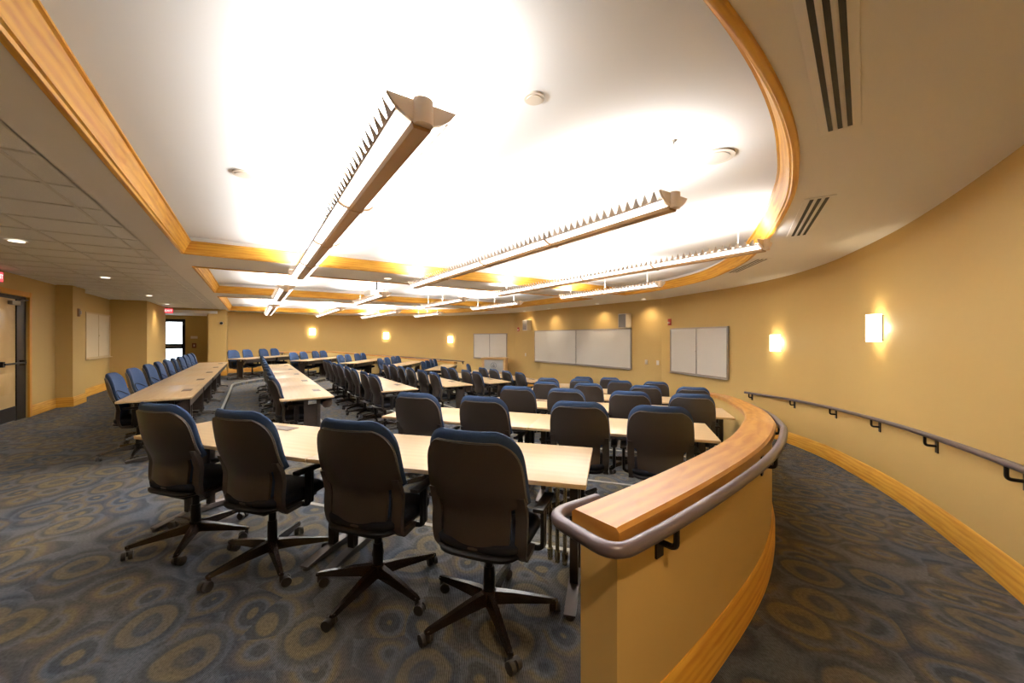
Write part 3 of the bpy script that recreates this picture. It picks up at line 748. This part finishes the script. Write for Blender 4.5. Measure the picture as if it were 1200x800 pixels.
def exit_sign(loc, rz, label):
    r = thing('exit_sign', label, 'exit sign', loc, rz, 'red exit signs')
    MB().box((0, 0, 0), (.25, .05, .17), bev=.008).build('housing', M_red, r)
    MB().box((0, .027, 0), (.23, .004, .15)).build('face', M_exit, r, 0)
    text_mesh('lettering', 'EXIT', .10, M_exitw, r, Matrix.Translation((0, .031, 0)) @ Matrix.Rotation(PI, 4, 'Z') @ Matrix.Rotation(PI / 2, 4, 'X'))
    MB().tube([(0, 0, .09), (0, 0, .13)], .01, 6).build('stem', M_white, r)
exit_sign((-2.48, 18.2, 2.40), PI, 'red exit sign at the mouth of the glazed exit alcove')
exit_sign((LX + .03, 9.52, 2.40), -PI / 2, 'red exit sign above the left wooden door, cut by the frame edge')

# ---- handrails with brackets
def smooth_path(pts, n=6): return catmull(pts, n)
def fillet(pts, r=.06, n=5):
    P = [Vector(p) for p in pts]; out = [P[0]]
    for i in range(1, len(P) - 1):
        a = (P[i - 1] - P[i]).normalized(); b = (P[i + 1] - P[i]).normalized(); rr = min(r, (P[i - 1] - P[i]).length * .49, (P[i + 1] - P[i]).length * .49)
        for k in range(n + 1):
            t = k / n; out.append((P[i] + a * rr) * (1 - t) ** 2 + P[i] * 2 * t * (1 - t) + (P[i] + b * rr) * t * t)
    out.append(P[-1]); return out
RZ = .80
def bracket(root, p, dirv, off):
    """wall plate, J-shaped arm; dirv points from the wall to the rail"""
    m = MB(); h = math.atan2(dirv.y, dirv.x)
    M = Matrix.Rotation(h, 3, 'Z')
    m.box(p - dirv * (off - .004) + Vector((0, 0, -.085)), (.008, .045, .12), M)
    a = p - dirv * (off - .006) + Vector((0, 0, -.09)); b = p + Vector((0, 0, -.09)); c = p + Vector((0, 0, -.02))
    m.tube(fillet([a, b, c], .025), .011, 8)
    m.build('bracket', M_black, root)
def pony_rail(path, side, label):
    off = .068; o_ = offset(path, -side * off)
    out = [Vector((p.x, p.y, RZ + flp(p.x))) for p in o_]
    s0 = path[0]; y_in = s0.y + side * (.15 + .085)
    loop = [Vector((s0.x + .16, y_in, RZ)), Vector((s0.x - .085, y_in, RZ)), Vector((s0.x - .085, out[0].y, RZ))]
    pts = fillet([loop[0], loop[1], loop[2], out[2]], .085, 6)[:-1] + out[2:]
    r = thing('handrail', label, 'handrail', (s0.x, s0.y, 0))
    loc = Vector((s0.x, s0.y, 0))
    MB().tube([p - loc for p in pts], .0235, 12).build('rail', M_rail, r, 60)
    L = 0
    tot = sum((out[i + 1] - out[i]).length for i in range(len(out) - 1))
    s = .24
    while s < tot:
        p, h = at_len(out, s); nrm = Vector((-math.sin(h), math.cos(h), 0)) * -side
        bracket(r, p - loc, nrm, off); s += 1.22
    bracket(r, loop[0] + Vector((-.06, 0, 0)) - loc, Vector((0, side, 0)), .085)
pony_rail(pony, 1, 'thick bronze handrail wrapping the near ramp wall and its end')
pony_rail(pony_far, -1, 'dark handrail running along the far ramp wall below the sconces')
def wall_rail(path, side, xs, label, h=.775):
    off = .075; o_ = offset(path, side * off); pts = [Vector((p.x, p.y, h + fl(p.x))) for p in o_ if xs[0] <= p.x <= xs[1]]
    if pts[0].x < pts[-1].x: pts.reverse()
    p0 = pts[0]; base = Vector((p0.x, p0.y, 0)); r = thing('handrail', label, 'handrail', base)
    d = (pts[0] - pts[1]).normalized()
    MB().tube([q - base for q in pts], .021, 12).build('rail', M_rail, r, 60)
    tot = sum((pts[i + 1] - pts[i]).length for i in range(len(pts) - 1)); s = .12
    while s < tot:
        p, hd = at_len(pts, s)
        t = Vector((math.cos(hd), math.sin(hd), 0)); nrm = Vector((-t.y, t.x, 0))
        if path is near_wall and nrm.y < 0: nrm = -nrm
        if path is far_wall and nrm.y > 0: nrm = -nrm
        bracket(r, p - base, nrm, off); s += 1.2
wall_rail(near_wall, -1, (2.2, 8.42), 'dark handrail along the curved right wall below the sconces')
wall_rail(far_wall, 1, (2.2, 8.42), 'dark handrail on the far curved wall behind the far ramp wall')

# ================================================================== LECTERN
lc = thing('lectern', 'tall maple lectern with a grey seal panel by the far whiteboard', 'lectern', (8.55, 13.95, FRONT_Z), 0.0)
a0 = math.radians(-35)     # front faces the seats and the camera
lc.rotation_euler = (0, 0, math.radians(-42))
MB().box((0, 0, .56), (1.0, .6, 1.12)).build('cabinet', M_lect, lc, 0)
MB().box((0, -.02, 1.135), (1.08, .68, .04), bev=.008).build('top', M_lect, lc)
MB().box((0, -.306, .82), (.8, .014, .5), bev=.004).build('front_panel', M_panel, lc)
m = MB()
n = 28
for r1, r2 in ((.125, .112), (.095, .088)):
    vs = []
    for k in range(n):
        g = 2 * PI * k / n
        for rr, yy in ((r1, -.313), (r1, -.318), (r2, -.318), (r2, -.313)): vs.append((rr * math.cos(g), yy, .84 + rr * math.sin(g)))
    m.add(vs, [(4 * k + j, 4 * ((k + 1) % n) + j, 4 * ((k + 1) % n) + (j + 1) % 4, 4 * k + (j + 1) % 4) for k in range(n) for j in range(4)])
m.box((0, -.316, .85), (.02, .006, .13)).box((0, -.316, .80), (.11, .006, .02)).box((-.035, -.316, .835), (.018, .006, .07)).box((.035, -.316, .835), (.018, .006, .07)).box((0, -.316, .775), (.07, .006, .014))
m.build('emblem', M_seal, lc)

# ================================================================== TABLES
TH = .72; TD = .66
def table_meshes(L, n_):
    d = {}
    d['top'] = MB().box((0, 0, TH - .012), (L - .006, TD, .024), bev=.004).mesh('tabletop', M_top)
    leg = MB().box((0, -.02, .36), (.045, .045, .64)).box((0, .14, .36), (.045, .045, .64))
    leg.box((0, .06, .36), (.012, .12, .52))
    for i in range(4):      # rows of raised rivets on the perforated infill
        for j in range(7): leg.box((0, .025 + i * .025, .16 + j * .055), (.02, .007, .007))
    leg.box((0, .06, TH - .035), (.06, .5, .022))
    d['leg'] = leg.mesh('leg', M_leg, 30)
    prof = []
    for i in range(7):
        t = -1 + i / 3; prof.append((t * .3 + .04, .028 + .03 * (1 - t * t)))
    ft = MB(); up_ = prof; lo_ = [(y, .018) for y, z in reversed(prof)]
    ft.prism(up_ + lo_, -.03, .03, 'x'); d['foot'] = ft.mesh('foot', M_foot, 50)
    d['glide'] = MB().cyl((0, -.24, .009), .024, .018, 12).cyl((0, .32, .009), .024, .018, 12).mesh('glide', M_foot, 40)
    # J-shaped cable trough hung below the far edge
    q = [(TD / 2 - .02, .69), (TD / 2 - .02, .60), (TD / 2 - .05, .56), (TD / 2 - .11, .555), (TD / 2 - .14, .58), (TD / 2 - .14, .64)]
    prof = q + [(y - .004 if i < 2 else y, z + .006) for i, (y, z) in reversed(list(enumerate(q)))]
    tr = MB().prism(prof, -L / 2 + .06, L / 2 - .06, 'x')
    for e in (-1, 1): tr.prism(q, e * (L / 2 - .064), e * (L / 2 - .06), 'x')
    d['trough'] = tr.mesh('cable_trough', M_leg, 30)
    d['box'] = MB().box((0, TD / 2 - .13, TH + .001), (.24, .1, .006), bev=.002).mesh('power_box', mat('power_box_brown', lin((96, 74, 56)), .4))
    return d
TM = {}
def table(cx, cy, z, rz, L, label, group, conduits=0, box=True, boxm=None):
    if L not in TM: TM[L] = table_meshes(L, 0)
    d = TM[L]; r = thing('training_table', label, 'table', (cx, cy, z), rz, group)
    link('tabletop', d['top'], r)
    for s in (-1, 1):
        g = link('leg', d['leg'], r, (s * (L / 2 - .09), 0, 0)); link('foot', d['foot'], g); link('glide', d['glide'], g)
    link('cable_trough', d['trough'], r)
    if box: link('power_box', d['box'], r)
    for k in range(conduits):
        m = MB().tube([(0, 0, TH - .08), (0, 0, .05)], .013, 10).cyl((0, 0, .045), .019, .05, 12).cyl((0, 0, .012), .016, .024, 10)
        m.build('conduit', M_chrome, r, 40, loc=(L / 2 - .17 - k * .05, .22 + .02 * k, 0))
    return r
WN_T = [(-3.52, -.26, 2), (-2.62, .58, 2), (-2.2, 1.0, 2), (-2.1, .95, 2), (-2.45, .47, 2), (-2.35, .25, 2)]
ordn = ['nearest', 'second', 'third', 'fourth', 'fifth', 'sixth']
RN = math.atan2(.6, .8) - PI / 2      # seats face (.8,.6)
RF = -math.atan2(.6, .8) - PI / 2     # seats face (.8,-.6)
RB = -PI / 2                          # seats face +X
for k in range(6):
    s = 1.74 + 1.63 * k + TD / 2; t0, t1, n = WN_T[k]; L = round((t1 - t0) / n, 4)
    for i in range(n):
        t = t0 + L * (i + .5); x, y = .8 * s + .6 * t, .6 * s - .8 * t
        tw = math.radians(4.5 if k == 0 else 2.5) if i else 0.0       # the right-hand table of each row is swung a little inwards about the joint
        jx, jy = .8 * (s - TD / 2) + .6 * (t0 + L), .6 * (s - TD / 2) - .8 * (t0 + L)
        dx_, dy_ = x - jx, y - jy; xr, yr = jx + dx_ * math.cos(tw) - dy_ * math.sin(tw), jy + dx_ * math.sin(tw) + dy_ * math.cos(tw)
        table(xr, yr, -DROP * k, RN + tw, L, '%s maple-topped table of the %s row on the near right wing' % (['left', 'right'][i], ordn[k]), 'tables of the near wing', 3 if i == n - 1 else 0, box=(i == 0))
        if k < 5 or i == 0: table(x, 2 * YC - y, -DROP * k, RF, L, '%s maple-topped table of the %s row on the far wing' % (['left', 'right'][i], ['outermost, highest', 'second highest', 'third highest', 'fourth highest', 'fifth highest', 'lowest'][k]), 'tables of the far wing', 0, box=(i == 0))
BT = [(6.0, 14.25, 5), (5.92, 14.1, 5), (6.82, 13.4, 4), (7.64, 12.56, 3), (8.44, 11.76, 2), (8.75, 11.45, 2)]
bn = ['outermost left', 'second', 'third', 'fourth', 'fifth', 'innermost']
for k in range(6):
    x = -1.27 + 1.57 * k + TD / 2; y0, y1, n = BT[k]; L = round((y1 - y0) / n, 4)
    for i in range(n):
        lab = 'maple-topped table, %s from the camera in the %s lengthwise row' % (ordn[i], bn[k])
        table(x, y0 + L * (i + .5), -DROP * k, RB, L, lab, 'tables of the lengthwise rows')

# ================================================================== CHAIRS
def make_chair():
    r = thing('office_chair', 'chair', 'chair')
    def yb(x, z, hw=.25):
        q = x / .25
        lum = -.235 - .06 * (z - .62) / .38 + .035 * math.exp(-((z - .60) / .10) ** 2) + (.10 * max(0, .5 - z))
        return lum + .075 * q * q
    # outline of the shell: wide rounded top, narrower tongue below
    def shell_w(z):
        if z < .44: return .13 + .055 * math.sqrt(max(0, 1 - ((.44 - z) / .04) ** 2))
        if z < .635: return .185 + .012 * (z - .44) / .195
        if z < .655: return .197 + (wid(z) - .197) * ((z - .635) / .02)
        return wid(z)
    def arch(lo, hi, n): return [lo + (hi - lo) * math.sin(PI / 2 * i / n) for i in range(n + 1)]
    zs = [.40, .405, .412, .425, .44, .48, .53, .58, .61, .635, .655, .68, .71] + arch(.74, .9635, 12)
    def top_w(z, hi, base, zc=.735):
        if z <= zc: return base
        t = min(1.0, (z - zc) / (hi - zc)); return base * max(0.0, 1 - t ** 2.75) ** (1 / 2.75)
    def shell_w(z):
        if z < .44: return .13 + .055 * math.sqrt(max(0, 1 - ((.44 - z) / .04) ** 2))
        if z < .635: return .185 + .012 * (z - .44) / .195
        if z < .655: return .197 + (wid(z) - .197) * ((z - .635) / .02)
        return wid(z)
    zs = [.40, .405, .412, .425, .44, .48, .53, .58, .61, .635, .655, .68, .72, .77, .82, .86, .885, .91, .93, .944, .953, .958]
    def rnd(z, lo, hi):      # rounded upper corners of the outline
        t = max(0.0, (z - (hi - .15)) / .15); return math.sqrt(max(0.0, 1 - t ** 2.6))
    def top_w(z, hi, base): return base - .105 * (1 - rnd(z, 0, hi)) - .03 * max(0, (z - .7) / .3) ** 2 if z < hi else .1
    def shell_w(z):
        if z < .44: return .115 + .055 * math.sqrt(max(0, 1 - ((.44 - z) / .04) ** 2))
        if z < .64: return .170 + .008 * (z - .44) / .2
        if z < .66: return .178 + (.250 - .178) * ((z - .64) / .02)
        return top_w(z, .964, .250)
    def surf(wf, zs, thick, nx=14, yoff=0.0, pillow=False):
        F = []; B = []; z0, z1 = zs[0], zs[-1]
        for z in zs:
            w_ = max(.012, wf(z))
            for i in range(nx + 1):
                u = -1 + 2 * i / nx
                if pillow: u = math.sin(u * PI / 2)
                x = u * w_; y = yb(x, z) + yoff
                if pillow:
                    v = (2 * z - z0 - z1) / (z1 - z0)
                    th = thick / 2 * max(.04, (1 - abs(u) ** 5) * (1 - abs(v) ** 14)) ** .5
                    yc_ = y + thick / 2
                    B.append((x, yc_ - th, z)); F.append((x, yc_ + th * 1.15, z))
                else:
                    B.append((x, y, z)); F.append((x, y + thick, z))
        m = MB(); N = nx + 1; Rr = len(zs); off = N * Rr
        fs = []
        for a in range(Rr - 1):
            for i in range(nx):
                p = a * N + i
                fs.append((p, p + 1, p + N + 1, p + N)); fs.append((off + p, off + p + N, off + p + N + 1, off + p + 1))
            fs.append((a * N, a * N + N, off + a * N + N, off + a * N)); p = a * N + nx
            fs.append((p, off + p, off + p + N, p + N))
        for i in range(nx):
            fs.append((i, off + i, off + i + 1, i + 1)); p = (Rr - 1) * N + i; fs.append((p, p + 1, off + p + 1, off + p))
        m.add(B + F, fs); return m
    surf(shell_w, zs, .016).build('back_shell', M_shell, r, 50)
    zc = [.46, .463, .47, .49, .53, .58, .60, .63, .66, .70] + arch(.74, 1.0105, 13)
    def cush_w(z):
        if z < .49: return .13 + .04 * math.sqrt(max(0, 1 - ((.49 - z) / .03) ** 2))
        if z < .60: return .170
        if z < .66: return .170 + .087 * (z - .60) / .06
        return top_w(z, 1.0115, .257)
    surf(cush_w, zc, .05, yoff=.010, pillow=True).build('back_cushion', M_blue, r, 60)
    # piping between shell and cushion, and the curved lumbar seam on the front
    path = []
    zz = [.67, .72] + arch(.75, .959, 9)
    for z in zz: path.append((-shell_w(z) - .001, yb(shell_w(z), z) + .012, z))
    xt = shell_w(.960)
    top = [(-xt * (1 - 2 * i / 8), yb(xt * (1 - 2 * i / 8), .961) + .012, .961 + .002 * (1 - (1 - 2 * i / 8) ** 2)) for i in range(0, 9)]
    path += top + [(-x, y, z) for x, y, z in reversed(path)]
    MB().tube(path, .0035, 5).build('piping', M_pipe, r, 60)
    seam = []
    for i in range(13):
        u = -1 + i / 6; x = u * .2; z = .72 + .075 * (1 - u * u); q = u * .2 / cush_w(z); seam.append((x, yb(x, z) + .0735, z))
    MB().tube(seam, .005, 5).build('lumbar_seam', M_seat, r, 60)
    # side uprights: flat J-shaped bars from mid back to the seat
    for s in (-1, 1):
        m = MB(); pts = [(.70, .222), (.64, .2235), (.58, .2235), (.52, .2225), (.47, .220), (.435, .217), (.412, .213)]
        vs = []
        for z, xc in pts:
            hw = .027 if z < .65 else .024
            for dx, dy in ((-hw, -.006), (hw, -.001), (hw, .026), (-hw, .018)): vs.append((s * (xc + dx), yb(.225, z) + dy - .002, z))
        zl = pts[-1][0]
        for yy, z in ((-.10, .385), (.02, .392)):
            for dx, dz in ((-.02, -.012), (.02, -.012), (.02, .012), (-.02, .012)): vs.append((s * (.222 + dx), yy, z + dz))
        n = len(vs) // 4; fs = [(4 * i + j, 4 * i + 4 + j, 4 * i + 4 + (j + 1) % 4, 4 * i + (j + 1) % 4) for i in range(n - 1) for j in range(4)] + [(0, 1, 2, 3), (4 * n - 1, 4 * n - 2, 4 * n - 3, 4 * n - 4)]
        m.add(vs, fs); m.build('upright', M_shell, r, 50)
    # seat: rounded cushion with a waterfall front on a dark pan
    def slab(z0, z1, sx, y0, y1, mt, nm, par, dip=0.0):
        n = 28; vs = []; cy = (y0 + y1) / 2; hy = (y1 - y0) / 2
        lev = [(z0, .90), (z0 + (z1 - z0) * .25, .985), (z0 + (z1 - z0) * .65, 1.0), (z1 - .006, .96), (z1, .86)]
        for z, k in lev:
            for i in range(n):
                g = 2 * PI * i / n; c, s_ = math.cos(g), math.sin(g)
                x = sx * k * math.copysign(abs(c) ** .5, c); y = cy + hy * k * math.copysign(abs(s_) ** .5, s_)
                vs.append((x, y, z - dip * max(0, (y - cy) / hy) ** 2))
        fs = [(a * n + i, a * n + (i + 1) % n, (a + 1) * n + (i + 1) % n, (a + 1) * n + i) for a in range(len(lev) - 1) for i in range(n)]
        fs += [tuple(reversed(range(n))), tuple((len(lev) - 1) * n + i for i in range(n))]
        m = MB(); m.add(vs, fs); return m.build(nm, mt, par, 50)
    slab(.415, .48, .235, -.20, .27, M_seat, 'seat', r, .03)
    slab(.392, .43, .22, -.215, .22, M_black, 'seat_pan', r, .02)
    MB().box((0, .0, .37), (.16, .24, .06), bev=.012).tube([(.08, .04, .365), (.24, .05, .37)], .007, 6).build('tilt_mechanism', M_black, r)
    for s in (-1, 1):
        ar = MB().tube(fillet([(s * .12, .02, .385), (s * .285, .02, .385), (s * .285, .02, .60)], .04), .014, 8).box((s * .285, .02, .50), (.02, .06, .2), bev=.008).build('armrest', M_black, r)
        MB().box((s * .285, .03, .612), (.055, .22, .022), bev=.009).build('arm_pad', M_black, ar)
    MB().cyl((0, 0, .25), .022, .24, 14).cyl((0, 0, .18), .031, .16, 14, r2=.028).build('column', M_black, r)
    MB().cyl((0, 0, .105), .045, .07, 16, r2=.036).build('hub', M_base, r)
    # five spokes with twin-wheel casters
    sp = MB(); vs = []
    for x, w_, zt, zb in ((.02, .030, .135, .075), (.13, .024, .122, .074), (.27, .018, .098, .068), (.338, .016, .086, .064), (.356, .010, .080, .066)):
        vs += [(x, -w_, zb), (x, w_, zb), (x, w_ * .55, zt), (x, -w_ * .55, zt)]
    fs = [(4 * i + j, 4 * i + 4 + j, 4 * i + 4 + (j + 1) % 4, 4 * i + (j + 1) % 4) for i in range(4) for j in range(4)] + [(0, 1, 2, 3), (19, 18, 17, 16)]
    sp.add(vs, fs); spm = sp.mesh('spoke', M_base, 30)
    ca = MB().cyl((.022, -.017, -.041), .027, .022, 14, 'y').cyl((.022, .017, -.041), .027, .022, 14, 'y').cyl((0, 0, -.015), .012, .05, 10).box((.014, 0, -.03), (.03, .012, .03))
    cam_ = ca.mesh('caster', M_caster, 40)
    for k in range(5):
        g = 2 * PI * k / 5
        s_ = link('spoke', spm, r, (0, 0, 0), (0, 0, g)); link('caster', cam_, s_, (.340, 0, .069), (0, 0, 1.1 * k + .4))
    return r
proto = make_chair()
n_ch = [0]
def chair(x, y, z, rz, label, group, star):
    if n_ch[0] == 0: c = proto; c.location = (x, y, z); c.rotation_euler = (0, 0, rz)
    else: c = dup(proto, (x, y, z), rz)
    n_ch[0] += 1
    c['label'] = label; c['group'] = group
    # turn the five-star base on its own column
    i = 0
    for ch in c.children:
        if ch.name.startswith('spoke'): ch.rotation_euler = (0, 0, star - rz + 2 * PI * i / 5); i += 1
    return c
def side_words(i, n):
    if n == 1: return 'only chair'
    if i == 0: return 'leftmost chair'
    if i == n - 1: return 'rightmost chair'
    return ['', 'second chair from the left', 'third chair from the left', 'fourth chair from the left'][i]
NEAR = [[-3.0, -2.27, -1.45, -.76], [-2.13, -1.41, -.54, .11], [-1.63, -.96, -.17, .52], [-1.62, -.90, 0.0, .70], [-1.99, -1.27, -.49, .21], [-1.48, -.82]]
FAR = [[-3.15, -2.46, -1.61, -.96], [-2.27, -1.63, -.80, -.22], [-1.95, -1.34, -.53, .04], [-2.16, -1.48, -.79, -.24], [-2.2, -1.65, -1.0, -.45], [-1.9]]
BASE = [[6.5, 7.40, 8.36, 9.15, 10.0, 10.8, 11.6, 12.4, 13.2, 13.9], [6.33, 7.1, 7.95, 8.75, 9.6, 10.4, 11.25, 12.05, 12.9, 13.65], [7.13, 7.80, 8.65, 9.35, 10.3, 11.0, 11.9, 12.6], [8.04, 8.80, 9.61, 10.29, 11.06, 11.74], [8.76, 9.39, 10.2, 10.8], [8.95, 9.65, 10.4, 11.1]]
BX = [-1.38, .25, 1.80, 3.33, 4.80, 6.30]
BK = .215
for k in range(6):
    sb = 1.62 + 1.63 * k + BK
    for i, t in enumerate(NEAR[k]):
        x, y = .8 * sb + .6 * t, .6 * sb - .8 * t
        star = [[2.0, 3.55, 5.05, 4.45][i] if k == 0 else random.uniform(0, 6.28)][0]
        chair(x, y, -DROP * k, RN + random.uniform(-.05, .05), 'blue swivel chair seen from behind, %s of the %s near row' % (side_words(i, len(NEAR[k])).replace(' chair', ''), ordn[k]), 'swivel chairs of the near wing', star)
    for i, t in enumerate(FAR[k]):
        x, y = .8 * sb + .6 * t, 2 * YC - (.6 * sb - .8 * t)
        chair(x, y, -DROP * k, RF + random.uniform(-.06, .06), 'small distant blue swivel chair, %s of the %s far row' % (side_words(i, len(FAR[k])).replace(' chair', ''), ['highest', 'second highest', 'third highest', 'fourth highest', 'fifth highest', 'lowest'][k]), 'swivel chairs of the far wing', random.uniform(0, 6.28))
    for i, y in enumerate(BASE[k]):
        o_ = (['nearest'] + ['second', 'third', 'fourth', 'fifth', 'sixth', 'seventh', 'eighth', 'ninth', 'tenth'])[i]
        lab = '%s chair from the camera along the %s lengthwise table row' % (o_, bn[k]); lab = ('blue-fronted ' if k == 0 else 'dark-backed ') + lab
        if i == 0: lab = lab.replace('nearest chair from', 'swivel chair nearest')
        chair(BX[k] + BK, y, -DROP * k, RB + random.uniform(-.07, .07), lab, 'swivel chairs of the lengthwise rows', random.uniform(0, 6.28))
